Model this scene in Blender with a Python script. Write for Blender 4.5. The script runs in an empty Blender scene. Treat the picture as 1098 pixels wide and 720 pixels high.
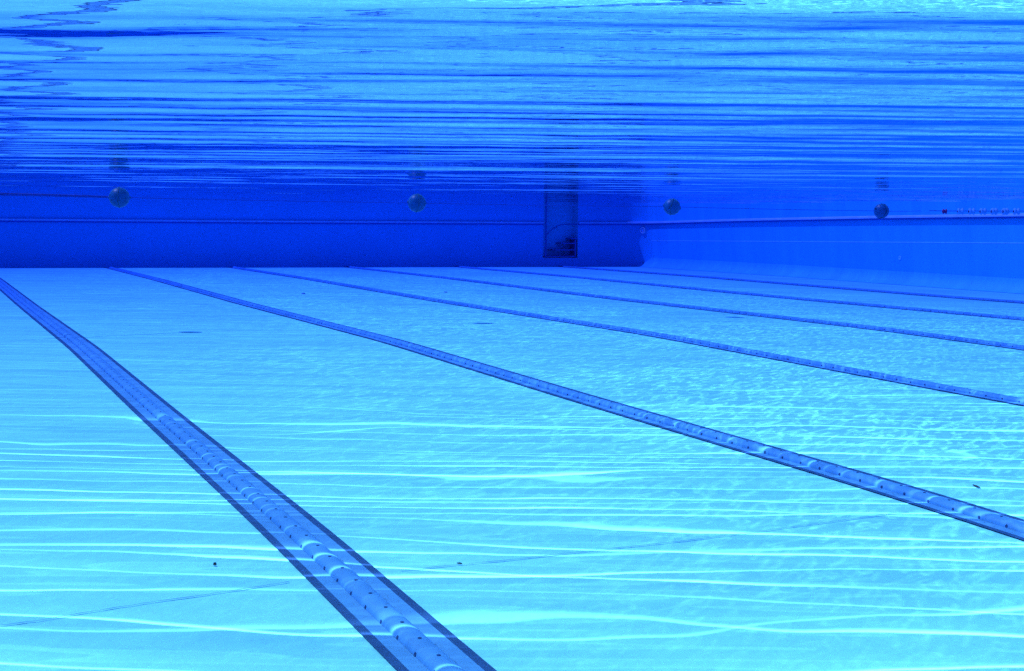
import bpy, bmesh, math, random
import numpy as np
from mathutils import Vector, Matrix
random.seed(7); rng = np.random.default_rng(11)
sc = bpy.context.scene
col = sc.collection
R = math.radians

# ------------------------------------------------------------------ helpers
def link(o, parent=None):
    col.objects.link(o)
    if parent is not None: o.parent = parent
    return o
def tag(o, label=None, cat=None, group=None, kind=None):
    if label: o['label'] = label
    if cat: o['category'] = cat
    if group: o['group'] = group
    if kind: o['kind'] = kind
    return o
def empty(name, loc=(0,0,0), rz=0):
    o = bpy.data.objects.new(name, None); o.location = loc; o.rotation_euler.z = rz
    o.empty_display_size = .1
    return link(o)
class MB:
    def __init__(s): s.v=[]; s.f=[]; s.m=[]; s.sm=[]
    def add(s, vs, fs, mi=0, smooth=False):
        b=len(s.v); s.v += [tuple(v) for v in vs]
        for f in fs: s.f.append([b+i for i in f]); s.m.append(mi); s.sm.append(smooth)
        return s
    def box(s, x0,x1,y0,y1,z0,z1, mi=0):
        vs=[(x,y,z) for z in (z0,z1) for y in (y0,y1) for x in (x0,x1)]
        return s.add(vs, [(0,2,3,1),(4,5,7,6),(0,1,5,4),(2,6,7,3),(0,4,6,2),(1,3,7,5)], mi)
    def rings(s, rings, mi=0, cap=True, smooth=True):
        n=len(rings[0]); b=[v for r in rings for v in r]; fs=[]
        for i in range(len(rings)-1):
            for j in range(n):
                fs.append((i*n+j, i*n+(j+1)%n, (i+1)*n+(j+1)%n, (i+1)*n+j))
        s.add(b, fs, mi, smooth)
        if cap:
            s.add(rings[0], [tuple(range(n))[::-1]], mi); s.add(rings[-1], [tuple(range(n))], mi)
        return s
    def tube(s, pts, r, n=10, mi=0):
        rg=[]
        pts=[Vector(p) for p in pts]
        for i,p in enumerate(pts):
            d=(pts[min(i+1,len(pts)-1)]-pts[max(i-1,0)]).normalized()
            a=d.cross(Vector((0,0,1)))
            if a.length<1e-3: a=d.cross(Vector((0,1,0)))
            a.normalize(); c=d.cross(a).normalized()
            rr = r[i] if isinstance(r,(list,tuple)) else r
            rg.append([p+a*math.cos(t)*rr+c*math.sin(t)*rr for t in [2*math.pi*k/n for k in range(n)]])
        return s.rings(rg, mi)
    def lathe(s, prof, axis='Z', n=32, mi=0, o=(0,0,0)):
        rg=[]
        for r,h in prof:
            ring=[]
            for k in range(n):
                t=2*math.pi*k/n; a,b=r*math.cos(t), r*math.sin(t)
                p={'Z':(a,b,h),'X':(h,a,b),'Y':(a,h,b)}[axis]
                ring.append((p[0]+o[0],p[1]+o[1],p[2]+o[2]))
            rg.append(ring)
        return s.rings(rg, mi, cap=False)
    def build(s, name, mats, parent=None, bevel=0):
        me=bpy.data.meshes.new(name); me.from_pydata(s.v,[],s.f)
        for i,p in enumerate(me.polygons): p.material_index=s.m[i]; p.use_smooth=s.sm[i]
        for m in (mats if isinstance(mats,(list,tuple)) else [mats]): me.materials.append(m)
        me.update()
        bm=bmesh.new(); bm.from_mesh(me); bmesh.ops.recalc_face_normals(bm, faces=bm.faces); bm.to_mesh(me); bm.free()
        o=link(bpy.data.objects.new(name, me), parent)
        if bevel:
            b=o.modifiers.new('bevel','BEVEL'); b.width=bevel; b.segments=2; b.limit_method='ANGLE'
        return o

def nodes(name):
    m=bpy.data.materials.new(name); m.use_nodes=True
    return m, m.node_tree.nodes, m.node_tree.links
def paint(name, c, var=.08, scale=3., rough=.6, spec=.15, bump=.0, bscale=60., fine=.0):
    m,N,L=nodes(name); b=N['Principled BSDF']
    b.inputs['Roughness'].default_value=rough; b.inputs['Specular IOR Level'].default_value=spec
    tc=N.new('ShaderNodeTexCoord'); n1=N.new('ShaderNodeTexNoise'); n1.inputs['Scale'].default_value=scale; n1.inputs['Detail'].default_value=5
    L.new(tc.outputs['Object'], n1.inputs['Vector'])
    mr=N.new('ShaderNodeMapRange'); mr.inputs['From Min'].default_value=.25; mr.inputs['From Max'].default_value=.75
    mr.inputs['To Min'].default_value=1-var; mr.inputs['To Max'].default_value=1+var
    L.new(n1.outputs['Fac'], mr.inputs['Value'])
    out=mr.outputs['Result']
    if fine:
        n3=N.new('ShaderNodeTexNoise'); n3.inputs['Scale'].default_value=scale*28; n3.inputs['Detail'].default_value=3
        L.new(tc.outputs['Object'], n3.inputs['Vector'])
        m3=N.new('ShaderNodeMapRange'); m3.inputs['From Min'].default_value=.25; m3.inputs['From Max'].default_value=.75
        m3.inputs['To Min'].default_value=1-fine; m3.inputs['To Max'].default_value=1+fine
        L.new(n3.outputs['Fac'], m3.inputs['Value'])
        mm=N.new('ShaderNodeMath'); mm.operation='MULTIPLY'; L.new(out,mm.inputs[0]); L.new(m3.outputs['Result'],mm.inputs[1]); out=mm.outputs[0]
    vm=N.new('ShaderNodeVectorMath'); vm.operation='SCALE'; vm.inputs[0].default_value=c
    L.new(out, vm.inputs['Scale']); L.new(vm.outputs[0], b.inputs['Base Color'])
    if bump:
        n2=N.new('ShaderNodeTexNoise'); n2.inputs['Scale'].default_value=bscale; n2.inputs['Detail'].default_value=4
        L.new(tc.outputs['Object'], n2.inputs['Vector'])
        bp=N.new('ShaderNodeBump'); bp.inputs['Strength'].default_value=bump; bp.inputs['Distance'].default_value=.01
        L.new(n2.outputs['Fac'], bp.inputs['Height']); L.new(bp.outputs[0], b.inputs['Normal'])
    return m

M={}
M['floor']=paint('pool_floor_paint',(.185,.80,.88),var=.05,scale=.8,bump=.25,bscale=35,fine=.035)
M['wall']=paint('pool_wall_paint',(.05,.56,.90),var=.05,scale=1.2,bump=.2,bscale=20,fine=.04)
M['band']=paint('lane_band_vinyl',(.065,.31,.62),var=.07,scale=4,fine=.05)
M['stripe']=paint('lane_edge_tile',(.014,.08,.22),var=.15,scale=9,fine=.08)
M['duct']=paint('duct_plastic',(.06,.29,.62),var=.06,scale=6,rough=.45,fine=.04)
M['hole']=paint('hole_dark',(.01,.05,.17),var=.1)
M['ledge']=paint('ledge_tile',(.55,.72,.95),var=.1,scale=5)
M['seam']=paint('seam_paint',(.25,.80,.98),var=.1,scale=5)
M['dark']=paint('stair_steel',(.03,.20,.50),var=.1,scale=5)
M['niche']=paint('niche_paint',(.09,.78,.93),var=.06,scale=3)
M['ball']=paint('ball_teal',(.006,.11,.30),var=.25,scale=14,rough=.4)
M['ballseam']=paint('ball_seam',(.02,.12,.22),var=.1,scale=10)
M['ledge_shade']=paint('ledge_shade_blue',(.025,.16,.55),var=.1,scale=4)  # dark blue standing in for the shade beneath the ledge
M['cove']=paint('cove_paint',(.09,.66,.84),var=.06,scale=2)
M['rope']=paint('rope_blue',(.03,.06,.35),var=.2,scale=30)
M['red']=paint('float_red',(.28,.03,.22),var=.15,scale=20)
M['white']=paint('fitting_white',(.75,.85,.9),var=.05)
M['float']=paint('float_pale',(.20,.52,.88),var=.08,scale=12)
M['drain']=paint('drain_grey_blue',(.05,.22,.50),var=.1,scale=20)
M['debris']=paint('debris_dark',(.02,.03,.03),var=.3,scale=60)
M['deck']=paint('deck_stone',(.45,.42,.38),var=.1,scale=4,bump=.3)

# ------------------------------------------------------------------ pool shape
XL, XR, YB, YF = -9.2, 15.79, -8.0, 31.94
kn=[3.,5,8,12,18,25,33,42]; kz=[-1.529,-1.476,-1.4485,-1.396,-1.397,-1.372,-1.3745,-1.378]
ys_dense=np.arange(YB-1,YF+2,.05)
zz=np.interp(ys_dense,kn,kz,left=-1.529)
ker=np.hanning(41); ker/=ker.sum()
zs=np.convolve(np.pad(zz,20,mode='edge'),ker,'valid')
def fz(y): return float(np.interp(y,ys_dense,zs))
YS=[YB+i*.25 for i in range(int((YF-YB)/.25)+1)]+[YF]
YS=sorted(set(round(y,4) for y in YS))

fm=MB(); xs=[XL+ (XR-XL)*i/20 for i in range(21)]
vs=[(x,y,fz(y)) for y in YS for x in xs]; n=len(xs)
fm.add(vs,[(j*n+i,j*n+i+1,(j+1)*n+i+1,(j+1)*n+i) for j in range(len(YS)-1) for i in range(n-1)],0,True)
tag(fm.build('pool_floor',M['floor']),kind='structure')

# cove where the right wall runs into the floor
cv=MB(); rr=.22; rows=[]
for y in YS[:-1]+[YF-.002]:
    rows.append([(XR-.003-rr+rr*math.sin(a), y, fz(y)+.004+rr-rr*math.cos(a)) for a in [math.pi/2*k/8 for k in range(9)]])
cv.add([v for r in rows for v in r],[(j*9+i,j*9+i+1,(j+1)*9+i+1,(j+1)*9+i) for j in range(len(rows)-1) for i in range(8)],0,True)
tag(cv.build('floor_cove',M['cove']),kind='structure')

# walls
W=.35; TOP=.22
def wall(name,boxes,label,mat='wall'):
    m=MB()
    for b in boxes: m.box(*b)
    o=m.build(name,M[mat]); tag(o,label,'pool wall'); return o
NX0,NX1,NZ=13.47,14.335,-1.18        # stair niche in the far wall
far=empty('pool_wall',(0,YF,0)); tag(far,'dark blue far end wall of the pool with the stair niche in it','pool wall')
m=MB()
def prism(m,prof,lo,hi,axis):
    put=(lambda a,b,h:(a,h,b)) if axis=='Y' else (lambda a,b,h:(a,b,h))
    n=len(prof); m.add([put(a,b,lo) for a,b in prof]+[put(a,b,hi) for a,b in prof],
      [tuple(range(n)),tuple(range(n,2*n))[::-1]]+[(i,(i+1)%n,n+(i+1)%n,n+i) for i in range(n)])
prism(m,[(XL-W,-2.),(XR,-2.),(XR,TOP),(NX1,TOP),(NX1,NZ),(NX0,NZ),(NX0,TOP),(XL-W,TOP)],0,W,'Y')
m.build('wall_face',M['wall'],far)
m=MB(); D=.30
prism(m,[(NX0+.0005,.002),(NX0+.0005,D+.05),(NX1-.0005,D+.05),(NX1-.0005,.002),(NX1-.004,.002),(NX1-.004,D),(NX0+.004,D),(NX0+.004,.002)],NZ+.004,TOP-.01,'Z')
m.build('stair_niche',M['niche'],far)
# long ledge of the far wall
def ledge(pts, out, parent, name='ledge'):
    m=MB(); n=Vector(out); ring=[]
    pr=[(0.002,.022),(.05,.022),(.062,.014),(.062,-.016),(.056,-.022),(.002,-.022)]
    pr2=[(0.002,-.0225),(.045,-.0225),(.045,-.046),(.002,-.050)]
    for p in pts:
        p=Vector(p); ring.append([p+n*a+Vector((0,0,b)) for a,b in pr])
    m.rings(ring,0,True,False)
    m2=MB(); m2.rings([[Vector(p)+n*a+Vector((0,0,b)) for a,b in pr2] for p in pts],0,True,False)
    m2.build('ledge_shade_strip',M['ledge_shade'],parent)  # dark strip put where the ledge only casts shade
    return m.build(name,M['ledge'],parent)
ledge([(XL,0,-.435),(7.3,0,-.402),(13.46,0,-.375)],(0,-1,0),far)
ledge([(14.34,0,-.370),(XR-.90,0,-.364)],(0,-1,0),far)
rw=empty('pool_wall',(XR,0,0)); tag(rw,'brighter blue right side wall with a pale seam along it and a small lamp','pool wall')
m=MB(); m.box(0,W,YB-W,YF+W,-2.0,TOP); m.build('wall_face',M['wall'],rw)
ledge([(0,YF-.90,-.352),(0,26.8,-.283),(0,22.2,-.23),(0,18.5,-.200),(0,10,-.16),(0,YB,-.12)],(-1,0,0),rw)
m=MB(); pts=[(YF-.01,-.775),(18.5,-.628),(8,-.52)]
ring=[[(-.0005,y,z-.008),(-.003,y,z-.007),(-.003,y,z+.007),(-.0005,y,z+.008)] for y,z in pts]
m.rings(ring,0,True,False); m.build('seam_strip',M['seam'],rw)
wall('pool_wall',[(XL-W,XL,YB-W,YF-.001,-2.0,TOP)],'plain blue left side wall of the pool outside the picture')
wall('pool_wall',[(XL,XR,YB-W,YB,-2.0,TOP)],'plain blue wall behind the camera end of the pool')
dk=MB(); z0,z1=TOP+.003,TOP+.10
oc=[(XL-3,YB-3),(XR+3,YB-3),(XR+3,YF+3),(XL-3,YF+3)]; ic=[(XL+.03,YB+.03),(XR-.03,YB+.03),(XR-.03,YF-.03),(XL+.03,YF-.03)]
vv=[(x,y,z) for z in (z0,z1) for c in (oc,ic) for x,y in c]; ff=[]
for i in range(4):
    j=(i+1)%4; ff+=[(i,j,4+j,4+i),(8+i,8+j,12+j,12+i),(i,j,8+j,8+i),(4+i,4+j,12+j,12+i)]
dk.add(vv,ff)
tag(dk.build('pool_deck',M['deck']),kind='structure')

cv=MB(); r0=.90; rows=[]  # rounded corner added so the shade grades softly between the walls
for z in (-1.42,TOP-.01): rows.append([(XR-.002-r0+r0*math.sin(a),YF-.002-r0+r0*math.cos(a),z) for a in [math.pi/2*k/10 for k in range(11)]])
cv.add([v for r in rows for v in r],[(i,i+1,12+i,11+i) for i in range(10)],0,True)
cv.build('corner_cove',M['wall']).data.update()
tag(bpy.data.objects['corner_cove'],kind='structure')
# the ledge carried round the corner, part of the side wall
m=MB(); m2=MB(); rg=[]; rg2=[]
for k in range(13):
    a=math.pi/2*k/12; R_=.90; c=Vector((-.002-R_,YF-.002-R_,-.364+.012*k/12)); d=Vector((math.sin(a),math.cos(a),0))
    rg.append([c+d*(R_-q)+Vector((0,0,b)) for q,b in [(0.,.022),(.05,.022),(.062,.014),(.062,-.016),(.056,-.022),(0.,-.022)]])
    rg2.append([c+d*(R_-q)+Vector((0,0,b)) for q,b in [(0.,-.0225),(.045,-.0225),(.045,-.046),(0.,-.050)]])  # same painted shade strip, following the bend
m.rings(rg,0,True,False).build('ledge',M['ledge'],rw); m2.rings(rg2,0,True,False).build('ledge_shade_strip',M['ledge_shade'],rw)

# ------------------------------------------------------------------ lane markings with raised inlet duct
def strip_mesh(x0,x1,y0,y1,dz):
    m=MB(); Y=[y for y in YS if y0<y<y1]; Y=[y0]+Y+[y1]
    vs=[(x,y,fz_lin(y)+dz) for y in Y for x in (x0,x1)]
    m.add(vs,[(2*j,2*j+1,2*j+3,2*j+2) for j in range(len(Y)-1)]); return m
YSa=np.array(YS); ZSa=np.array([fz(y) for y in YS])
def fz_lin(y): return float(np.interp(y,YSa,ZSa))
LY0,LY1=-6.0,YF-.35
lane_desc=['nearest and widest lane line, sweeping down the left, clear holes in its raised rib',
 'second lane line from the left, crossing the whole floor to the right edge',
 'third lane line, thin and starting left of the middle of the far wall',
 'fourth lane line from the left, thin, crossing the bright ripples at right',
 'fifth lane line, fine dark line second from the right wall',
 'sixth and farthest lane line, running closest to the right wall']
def make_lane(x):
    t=empty('lane_line',(x,0,0))
    for s in (-1,1):
        a,b=sorted((s*.117,s*.0885)); strip_mesh(a,b,LY0,LY1,.005).build('edge_stripe',M['stripe'],t)
    strip_mesh(-.0885,.0885,LY0,LY1,.005).build('lane_band',M['band'],t)
    m=MB(); ang=[math.pi*k/12 for k in range(13)]; hw,hh=.037,.024; cx=-.004
    Y=[LY0]+[y for y in YS if LY0<y<LY1]+[LY1]; rows=[]
    for y in Y: rows.append([(cx-hw*math.cos(a),y,fz_lin(y)+.0055+hh*math.sin(a)) for a in ang])
    m.add([v for r in rows for v in r],[(j*13+i,j*13+i+1,(j+1)*13+i+1,(j+1)*13+i) for j in range(len(rows)-1) for i in range(12)],0,True)
    # drilled holes: three rows of dark discs lying on the rib
    k=0; y=.4
    while y<LY1:
        for a,off in ((R(14),0),(R(88),.07),(R(150),.035)):
            yy=y+off; c=Vector((cx-hw*math.cos(a),yy,fz_lin(yy)+.0055+hh*math.sin(a)))
            nrm=Vector((-math.cos(a)/hw,0,math.sin(a)/hh)).normalized(); tx=Vector((0,1,0)); ty=nrm.cross(tx)
            c+=nrm*.0012; r=.0058
            m.add([c+tx*r*1.15*math.cos(q)+ty*r*math.sin(q) for q in [2*math.pi*i/8 for i in range(8)]],[tuple(range(8))],1)
        y+=.152; k+=1
    m.build('inlet_duct',[M['duct'],M['hole']],t)
    return t
src=make_lane(1.212)
for i in range(6):
    if i==0: o=src
    else:
        o=src.copy(); link(o); o.location.x=1.212+2.5*i
        for c in src.children: k=c.copy(); link(k); k.parent=o
    tag(o,lane_desc[i],'lane line','lane lines on the pool floor')

# ------------------------------------------------------------------ floor fittings and marks
def scrap(name,x,y,lx,ly,label,cat,rz=0,h=.004,mat='debris'):
    m=MB(); n=9; base=[];top=[]
    for k in range(n):
        t=2*math.pi*k/n; q=random.uniform(.7,1.15)
        base.append((lx*q*math.cos(t),ly*q*math.sin(t),0)); top.append((lx*q*.7*math.cos(t),ly*q*.7*math.sin(t),h*random.uniform(.7,1.1)))
    m.rings([base,top],0,True,False)
    o=m.build(name,M[mat]); o.location=(x,y,fz_lin(y)+.004); o.rotation_euler.z=rz; tag(o,label,cat)
scrap('leaf_scrap',.862,4.675,.006,.009,'small dark scrap on the floor left of the nearest lane line','debris',.4,.008)
scrap('twig_scrap',1.601,4.455,.003,.010,'tiny dark twig on the floor right of the nearest lane line','debris',.9,.005)
scrap('leaf_scrap',7.021,20.198,.02,.04,'tiny dark speck far off between third and fourth lane lines','debris',.2,.01)
scrap('leaf_scrap',4.954,20.161,.03,.06,'small dark scrap on the far floor between second and third lane lines','debris',.1,.012,'drain')
scrap('twig_scrap',4.082,5.03,.004,.05,'short dark twig just beyond the second lane line near right edge','debris',-.25,.005)
# hairline joint across the floor
pts=[(-.9,4.0),(.198,4.204),(.295,4.218),(.527,4.287),(.772,4.34),(1.037,4.408)]
pts2=[(1.399,4.433),(1.752,4.458),(2.136,4.496),(2.548,4.537),(2.926,4.601),(3.5,4.70)]
for P in (pts,pts2):
    m=MB(); L_=[];
    for i in range(len(P)-1):
        for k in range(8):
            t=k/8; L_.append((P[i][0]*(1-t)+P[i+1][0]*t, P[i][1]*(1-t)+P[i+1][1]*t+random.uniform(-.003,.003)))
    L_.append(P[-1])
    vs=[]
    for x,y in L_:
        w=random.uniform(.0012,.0032); vs+= [(x,y-w,fz_lin(y)+.004),(x,y+w,fz_lin(y)+.004)]
    m.add(vs,[(2*j,2*j+1,2*j+3,2*j+2) for j in range(len(L_)-1)])
    tag(m.build('floor_joint',M['drain']),kind='structure')

# ------------------------------------------------------------------ stair in the niche
st=empty('pool_stairs',(NX0,YF,0)); tag(st,'dark steel stair with four treads, post and handrail set in the wall niche','stairs')
for x0,z in ((.03,-1.145),(.22,-.995),(.43,-.844),(.68,-.735)):
    x1=.84 if z>-.8 else .80
    m=MB(); m.box(x0,x1,-.02,.28,z-.018,z+.012)
    m.build('tread',M['dark'],st,.003)
m=MB(); m.tube([(.045,-.03,-1.17),(.045,-.03,.12)],.018,12); m.build('post',M['dark'],st)
m=MB(); m.tube([(.05,-.03,-.66),(.166,-.03,-.545),(.35,-.03,-.436),(.45,-.03,-.41),(.84,-.03,-.40)],.013,10); m.build('handrail',M['dark'],st)
m=MB(); m.add([(.03,.40,-1.16),(.84,.40,-1.16),(.84,.40,-.70),(.03,.43,-1.1)],[(0,1,2,3)]); 
m=MB(); m.box(.79,.825,.0,.28,-1.165,-.76); m.build('stringer',M['dark'],st)

# ------------------------------------------------------------------ wall lamp and inlet
t=empty('wall_lamp',(15.730,31.35,-.53),R(20)); tag(t,'small round pale underwater lamp on the right wall close to the corner','lamp')
MB().lathe([(.085,0),(.085,-.02),(.07,-.035),(.055,-.038),(.055,-.02)],'X',28).build('lamp_rim',M['white'],t)
MB().lathe([(.054,-.022),(.03,-.030),(.0001,-.033)],'X',28).build('lamp_lens',M['float'],t)
t=empty('wall_inlet',(XR-.002,21.64,-.934)); tag(t,'faint round water inlet low on the right wall near right edge','inlet')
MB().lathe([(.04,0),(.038,-.006),(.03,-.008),(.016,-.008),(.014,-.004),(.0001,-.004)],'X',24).build('inlet_ring',M['seam'],t)

# ------------------------------------------------------------------ float balls and the line that carries them
balls=[(1.738,13.971,-.201),(4.714,14.461,-.206),(7.74,14.74,-.204),(10.910,15.351,-.210)]
bl=['largest teal float ball, leftmost on the line under the surface','second teal float ball from the left, hanging left of the stair niche',
 'third teal float ball, just right of the stair niche and lamp','smallest teal float ball, rightmost, in front of the right wall ledge']
def make_ball():
    t=empty('float_ball')
    m=MB(); r=.092; m.lathe([(max(r*math.sin(a),1e-4),-r*math.cos(a)) for a in [math.pi*k/20 for k in range(21)]],'Z',36)
    m.build('shell',M['ball'],t)
    m=MB(); rg=[]
    for k in range(48):
        a=2*math.pi*k/48; c=Vector((0,math.cos(a),math.sin(a)))
        rg.append([c*(r+.0005)+Vector((.004,0,0)),c*(r+.004)+Vector((.002,0,0)),c*(r+.004)-Vector((.002,0,0)),c*(r+.0005)-Vector((.004,0,0))])
    rg.append(rg[0]); m.rings(rg,0,False,True); m.build('seam_ring',M['ballseam'],t)
    m=MB(); m.lathe([(.008,-.100),(.013,-.096),(.013,-.088),(.010,-.085)],'X',16); m.build('end_collar',M['ball'],t)
    m=MB(); m.lathe([(.008,.100),(.013,.096),(.013,.088),(.010,.085)],'X',16); m.build('end_collar',M['ball'],t)
    return t
b0=make_ball()
for i,p in enumerate(balls):
    if i==0: o=b0
    else:
        o=b0.copy(); link(o)
        for c in b0.children: k=c.copy(); link(k); k.parent=o
    o.location=p; o.rotation_euler=(0,.1*i,-.38+(.12,.3,-.2,.5)[i]); tag(o,bl[i],'float ball','teal float balls on the line')
ends=[(.17,13.37,-.197),balls[0],balls[1],balls[2],balls[3],(11.3,15.1,-.205)]
def sag(a,b,n=14,s=.004):
    a=Vector(a);b=Vector(b); return [a.lerp(b,k/n)-Vector((0,0,s*4*(k/n)*(1-k/n))) for k in range(n)]
L_=[]
for a,b in zip(ends[:-1],ends[1:]): L_+=sag(a,b)
L_.append(Vector(ends[-1])); 
m=MB(); m.tube(L_,.003,6); ob=m.build('float_line',M['rope']); tag(ob,'thin dark line stretched under the surface through the four float balls','line')
# thick dark stretch of hose by the largest ball
m=MB(); m.tube([(.28,13.44,-.190),(.76,13.6,-.192),(1.26,13.78,-.196),(1.63,13.93,-.199)],[.006,.011,.012,.009],10)
ob=m.build('rubber_sleeve',M['rope']); tag(ob,'dark rubber sleeve trailing left from the largest float ball','sleeve')
# lane rope floats at the right edge
m=MB(); m.tube([(13.2,17.45,-.170),(13.388,17.354,-.172),(14.3,16.45,-.168),(XR,15.6,-.15)],.0045,8)
ob=m.build('lane_rope',M['rope']); tag(ob,'thin lane rope under the surface at right carrying pale floats and a red one','rope')
def float_disc(loc,rz,mat,label,s=1.,cat='rope float',group=None,core='rope'):
    t=empty('rope_float',loc,rz); tag(t,label,cat,group)
    MB().lathe([(.012*s,-.035*s),(.040*s,-.038*s),(.048*s,-.02*s),(.030*s,-.008*s),(.030*s,.008*s),(.048*s,.02*s),(.040*s,.038*s),(.012*s,.035*s)],'X',20).build('float_body',M[mat],t)
    MB().lathe([(.014*s,-.039*s),(.018*s,-.045*s),(.008*s,-.047*s)],'X',16).build('float_core',M[core],t)
names=['first pale rope float, next to the red one','second pale rope float from the red one','third pale rope float from the red one','fourth pale rope float from the red one','fifth pale rope float from the red one','sixth pale rope float, last before the right picture edge']
rp=[(13.27,16.861,-.182),(13.412,16.805,-.181),(13.554,16.748,-.18),(13.695,16.692,-.178),(13.837,16.636,-.177),(13.979,16.579,-.175)]
for i,p in enumerate(rp): float_disc(p,R(-22+(i*37)%30-10),'float',names[i],1.0,group='pale floats on the lane rope')
float_disc((13.388,17.354,-.179),R(-30),'red','small dark red rope float between the smallest ball and the pale floats',.75,core='red')

# ------------------------------------------------------------------ water surface
VY=.3788                     # bearing across which the wind waves run
def waves():
    xs=np.arange(XL-.05,XR+.06,.06)
    ya=np.arange(YB-.05,0,.25); yb=np.arange(.0,13,.028); yc=[13.]
    while yc[-1]<YF+.7: yc.append(yc[-1]+min(.028+(yc[-1]-13)*.004,.09))
    ys=np.concatenate([ya,yb,np.array(yc)])
    X,Y=np.meshgrid(xs,ys); Z=np.zeros_like(X)
    def comp(n,lmin,lmax,spread,slope,ang0,pk=0):
        global Z_
        z=np.zeros_like(X)
        for k in range(n):
            lam=math.exp(rng.uniform(math.log(lmin),math.log(lmax)))
            th=ang0+rng.normal(0,spread); K=2*math.pi/lam
            kx,ky=K*math.sin(th),K*math.cos(th)
            s=slope*math.sqrt(2/n); ph=rng.uniform(0,2*math.pi)
            # slow bend of the crests
            wob=.6*np.sin(.23*X*math.cos(th)-.31*Y*math.sin(th)+rng.uniform(0,6))
            q=np.sin(kx*X+ky*Y+ph+wob)
            z+= s/K*(q if pk==0 else (np.exp(pk*(q-1))-.4)/(.62*pk)*1.15)
        return z
    Z+=comp(9,.16,.34,.06,.020,VY+.01,1.8)
    Z+=comp(12,.34,.8,.06,.022,VY-.02,1.6)
    Z+=comp(5,.42,.60,.035,.019,VY+.005,1.7)
    Z+=comp(12,.9,2.2,.06,.0105,VY)
    Z+=comp(16,.25,.9,.5,.0055,VY+.2)
    Z+=comp(10,.3,.8,.12,.006,VY+1.35)
    Z*=1.0+.20*np.clip((13-Y)/8,0,1)*np.clip((Y-2)/3,0,1)      # waves raised nearer the camera to brighten the surface reflection
    nx,ny=len(xs),len(ys)
    co=np.stack([X,Y,Z],-1).reshape(-1,3).astype(np.float32)
    i=np.arange((ny-1)*(nx-1)); r=i//(nx-1); c=i%(nx-1); a=r*nx+c
    q=np.stack([a,a+1,a+nx+1,a+nx],-1).astype(np.int32)
    me=bpy.data.meshes.new('water_surface'); me.vertices.add(len(co)); me.vertices.foreach_set('co',co.ravel())
    me.loops.add(q.size); me.loops.foreach_set('vertex_index',q.ravel())
    me.polygons.add(len(q)); me.polygons.foreach_set('loop_start',np.arange(0,q.size,4,dtype=np.int32))
    me.polygons.foreach_set('use_smooth',np.ones(len(q),dtype=bool)); me.update(); me.validate()
    return me
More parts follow.
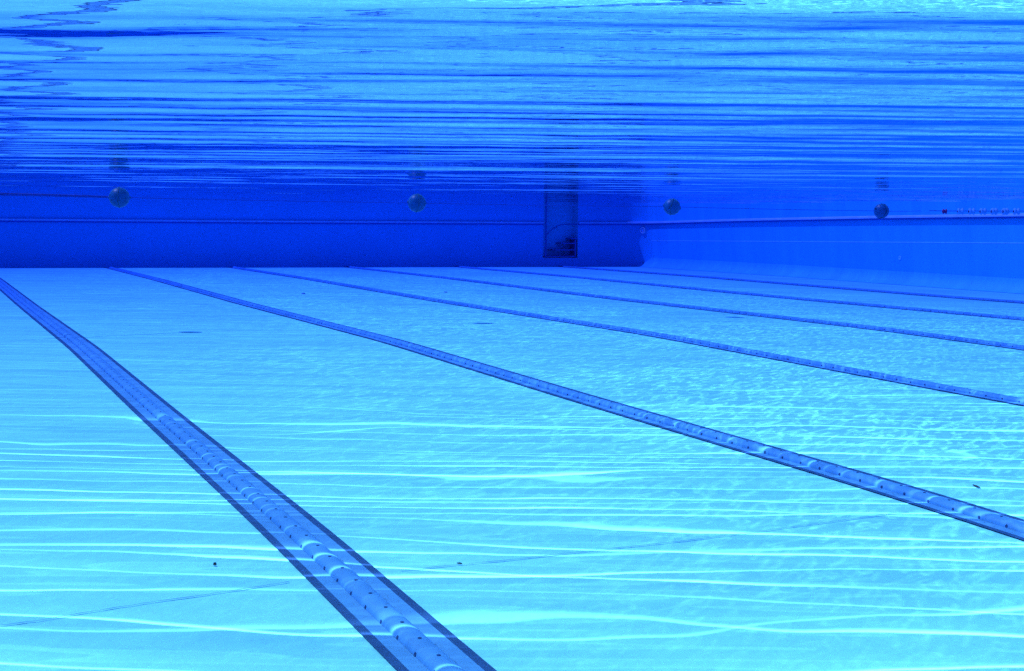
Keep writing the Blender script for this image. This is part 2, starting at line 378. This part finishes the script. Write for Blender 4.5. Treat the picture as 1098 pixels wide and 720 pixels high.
def water_material():
    m,N,L=nodes('water_caustic_gobo'); N.remove(N['Principled BSDF']); out=N['Material Output']
    tc=N.new('ShaderNodeTexCoord')
    def math_(op,a,b=None,c=None,clamp=False):
        n=N.new('ShaderNodeMath'); n.operation=op; n.use_clamp=clamp
        for i,v in enumerate((a,b,c)):
            if v is None: continue
            if isinstance(v,(int,float)): n.inputs[i].default_value=v
            else: L.new(v,n.inputs[i])
        return n.outputs[0]
    def coords(rz,sx,sy,off=(0,0,0)):
        mp=N.new('ShaderNodeMapping'); mp.vector_type='POINT'
        mp.inputs['Rotation'].default_value=(0,0,rz); mp.inputs['Location'].default_value=off
        L.new(tc.outputs['Object'],mp.inputs['Vector'])
        m2=N.new('ShaderNodeVectorMath'); m2.operation='MULTIPLY'; m2.inputs[1].default_value=(sx,sy,0); L.new(mp.outputs[0],m2.inputs[0])
        return m2.outputs[0]
    def noise(v,scale,detail=1,rough=.4,dist=0):
        n=N.new('ShaderNodeTexNoise'); n.noise_dimensions='2D'; n.inputs['Scale'].default_value=scale; n.inputs['Detail'].default_value=detail
        n.inputs['Roughness'].default_value=rough; n.inputs['Distortion'].default_value=dist; L.new(v,n.inputs['Vector']); return n.outputs['Fac']
    def fold(n,t,w,a,p=2.2):      # a painted caustic fold: sharp outer rim that decays inwards, nothing outside
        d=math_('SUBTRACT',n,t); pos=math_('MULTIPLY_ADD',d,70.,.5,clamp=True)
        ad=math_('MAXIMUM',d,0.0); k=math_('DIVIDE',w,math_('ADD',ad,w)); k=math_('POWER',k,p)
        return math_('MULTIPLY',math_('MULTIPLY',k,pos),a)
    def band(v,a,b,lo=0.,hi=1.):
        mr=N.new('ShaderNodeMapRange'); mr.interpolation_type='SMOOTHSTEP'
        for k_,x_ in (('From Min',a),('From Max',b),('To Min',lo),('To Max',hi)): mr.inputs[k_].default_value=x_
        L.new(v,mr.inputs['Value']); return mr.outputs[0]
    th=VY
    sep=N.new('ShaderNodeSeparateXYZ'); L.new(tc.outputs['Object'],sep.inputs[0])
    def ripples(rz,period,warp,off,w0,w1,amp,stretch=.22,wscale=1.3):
        # long painted caustic lines: one bright fold per period, bent and unevenly spaced by a slow noise
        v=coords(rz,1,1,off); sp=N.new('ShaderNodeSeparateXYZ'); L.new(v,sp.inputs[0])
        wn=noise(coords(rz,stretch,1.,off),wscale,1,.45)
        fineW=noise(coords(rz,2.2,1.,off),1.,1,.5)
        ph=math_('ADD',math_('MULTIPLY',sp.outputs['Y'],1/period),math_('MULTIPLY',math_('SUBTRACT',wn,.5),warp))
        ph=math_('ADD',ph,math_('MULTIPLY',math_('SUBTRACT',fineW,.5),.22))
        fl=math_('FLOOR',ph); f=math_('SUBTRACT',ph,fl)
        # every painted line has its own strength and width, changing slowly along it
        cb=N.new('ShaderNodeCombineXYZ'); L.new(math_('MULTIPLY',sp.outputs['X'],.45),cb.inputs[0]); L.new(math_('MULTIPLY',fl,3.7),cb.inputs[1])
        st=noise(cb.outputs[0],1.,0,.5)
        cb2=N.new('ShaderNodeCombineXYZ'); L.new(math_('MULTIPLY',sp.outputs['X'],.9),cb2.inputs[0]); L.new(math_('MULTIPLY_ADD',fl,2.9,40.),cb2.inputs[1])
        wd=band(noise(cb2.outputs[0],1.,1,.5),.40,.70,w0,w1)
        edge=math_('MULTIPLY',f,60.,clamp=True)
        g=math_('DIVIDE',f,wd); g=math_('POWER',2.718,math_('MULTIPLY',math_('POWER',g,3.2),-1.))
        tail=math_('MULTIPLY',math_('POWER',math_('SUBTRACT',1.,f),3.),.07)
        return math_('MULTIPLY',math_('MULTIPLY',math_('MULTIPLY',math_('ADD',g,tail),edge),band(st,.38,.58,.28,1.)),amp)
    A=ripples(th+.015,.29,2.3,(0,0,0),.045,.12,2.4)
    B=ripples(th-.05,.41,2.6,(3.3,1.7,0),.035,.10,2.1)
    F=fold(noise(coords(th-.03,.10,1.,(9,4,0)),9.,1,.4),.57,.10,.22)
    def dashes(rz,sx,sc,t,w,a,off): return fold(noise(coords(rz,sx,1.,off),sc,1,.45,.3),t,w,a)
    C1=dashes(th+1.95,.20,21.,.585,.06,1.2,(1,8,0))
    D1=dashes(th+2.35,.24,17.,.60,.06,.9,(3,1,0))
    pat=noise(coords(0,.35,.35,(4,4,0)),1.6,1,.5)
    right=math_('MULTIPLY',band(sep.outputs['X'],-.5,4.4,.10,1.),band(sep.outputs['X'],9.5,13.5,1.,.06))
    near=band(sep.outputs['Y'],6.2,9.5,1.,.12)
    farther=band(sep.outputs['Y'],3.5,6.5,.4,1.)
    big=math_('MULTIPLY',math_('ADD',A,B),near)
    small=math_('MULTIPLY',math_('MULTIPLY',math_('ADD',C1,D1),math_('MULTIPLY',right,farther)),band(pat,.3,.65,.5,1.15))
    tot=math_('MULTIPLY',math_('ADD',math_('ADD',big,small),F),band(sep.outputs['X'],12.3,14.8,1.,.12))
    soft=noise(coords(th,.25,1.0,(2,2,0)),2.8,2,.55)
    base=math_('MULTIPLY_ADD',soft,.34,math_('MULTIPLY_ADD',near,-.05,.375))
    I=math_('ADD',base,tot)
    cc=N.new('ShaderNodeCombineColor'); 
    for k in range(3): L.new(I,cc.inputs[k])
    tr=N.new('ShaderNodeBsdfTransparent'); L.new(cc.outputs[0],tr.inputs['Color'])  # caustic light painted into the transparency, which patterns the sun below
    gl=N.new('ShaderNodeBsdfGlossy'); gl.inputs['Roughness'].default_value=.0; gl.inputs['Color'].default_value=(.97,.985,1,1)
    # tiny capillary ripples as bump
    bn=noise(coords(th+.1,.3,1.0),16.,2,.5); bp=N.new('ShaderNodeBump'); bp.inputs['Strength'].default_value=.25; bp.inputs['Distance'].default_value=.002
    L.new(bn,bp.inputs['Height']); L.new(bp.outputs[0],gl.inputs['Normal'])
    fr=N.new('ShaderNodeFresnel'); fr.inputs['IOR'].default_value=1.333
    mx=N.new('ShaderNodeMixShader'); L.new(fr.outputs[0],mx.inputs[0]); L.new(tr.outputs[0],mx.inputs[1]); L.new(gl.outputs[0],mx.inputs[2])
    L.new(mx.outputs[0],out.inputs['Surface'])
    return m
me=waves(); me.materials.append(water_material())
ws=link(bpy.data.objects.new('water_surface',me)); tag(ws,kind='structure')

# ------------------------------------------------------------------ the water body (closed box, even density)
hz=MB().box(XL-4,XR+4,YB-4,YF+4,-3.0,.8)
m,N,L=nodes('water_body'); N.remove(N['Principled BSDF'])
pv=N.new('ShaderNodeVolumePrincipled'); pv.inputs['Density'].default_value=.092
pv.inputs['Color'].default_value=(0,.0,.0,1); pv.inputs['Absorption Color'].default_value=(0.01,.12,1.0,1)
pv.inputs['Anisotropy'].default_value=.3
L.new(pv.outputs[0],N['Material Output'].inputs['Volume'])
tag(hz.build('haze',m),kind='stuff',label='clear blue pool water filling the basin',cat='water')

# ------------------------------------------------------------------ light
w=bpy.data.worlds.new('World'); sc.world=w; w.use_nodes=True
N=w.node_tree.nodes; L=w.node_tree.links
sky=N.new('ShaderNodeTexSky'); sky.sky_type='NISHITA'; sky.sun_disc=False
EL,AZ=R(59.0),R(-50)            # azimuth measured from +Y towards +X
sky.sun_elevation=EL; sky.sun_rotation=AZ
L.new(sky.outputs[0],N['Background'].inputs['Color']); N['Background'].inputs['Strength'].default_value=.07
sd=bpy.data.lights.new('sun','SUN'); sd.energy=4.5; sd.angle=R(.5); sd.color=(1,.97,.92)
so=link(bpy.data.objects.new('sun',sd))
dirv=Vector((math.sin(AZ)*math.cos(EL),math.cos(AZ)*math.cos(EL),math.sin(EL)))
so.rotation_euler=dirv.to_track_quat('Z','Y').to_euler(); so.location=dirv*30

# ------------------------------------------------------------------ camera
cd=bpy.data.cameras.new('camera'); cam=link(bpy.data.objects.new('camera',cd)); sc.camera=cam
cd.sensor_width=36; cd.lens=1613.8/1098*36; cd.clip_start=.02; cd.clip_end=300
yaw,pitch,roll=.3788,-.0742,.0092
fwd=Vector((math.sin(yaw)*math.cos(pitch),math.cos(yaw)*math.cos(pitch),math.sin(pitch)))
r=Vector((math.cos(yaw),-math.sin(yaw),0)); u=r.cross(fwd)
rx=r*math.cos(roll)+u*math.sin(roll); ux=u*math.cos(roll)-r*math.sin(roll)
mt=Matrix((rx,ux,-fwd)).transposed().to_4x4(); mt.translation=Vector((0,0,-.4036)); cam.matrix_world=mt

sc.render.engine='CYCLES'
sc.cycles.use_denoising=False; sc.cycles.use_adaptive_sampling=True; sc.cycles.adaptive_threshold=.022; sc.cycles.adaptive_min_samples=20; sc.cycles.max_bounces=10; sc.cycles.transparent_max_bounces=12; sc.cycles.volume_bounces=0; sc.cycles.diffuse_bounces=2; sc.cycles.glossy_bounces=4
sc.view_settings.view_transform='Standard'; sc.view_settings.look='None'; sc.view_settings.exposure=0.6; sc.view_settings.gamma=1
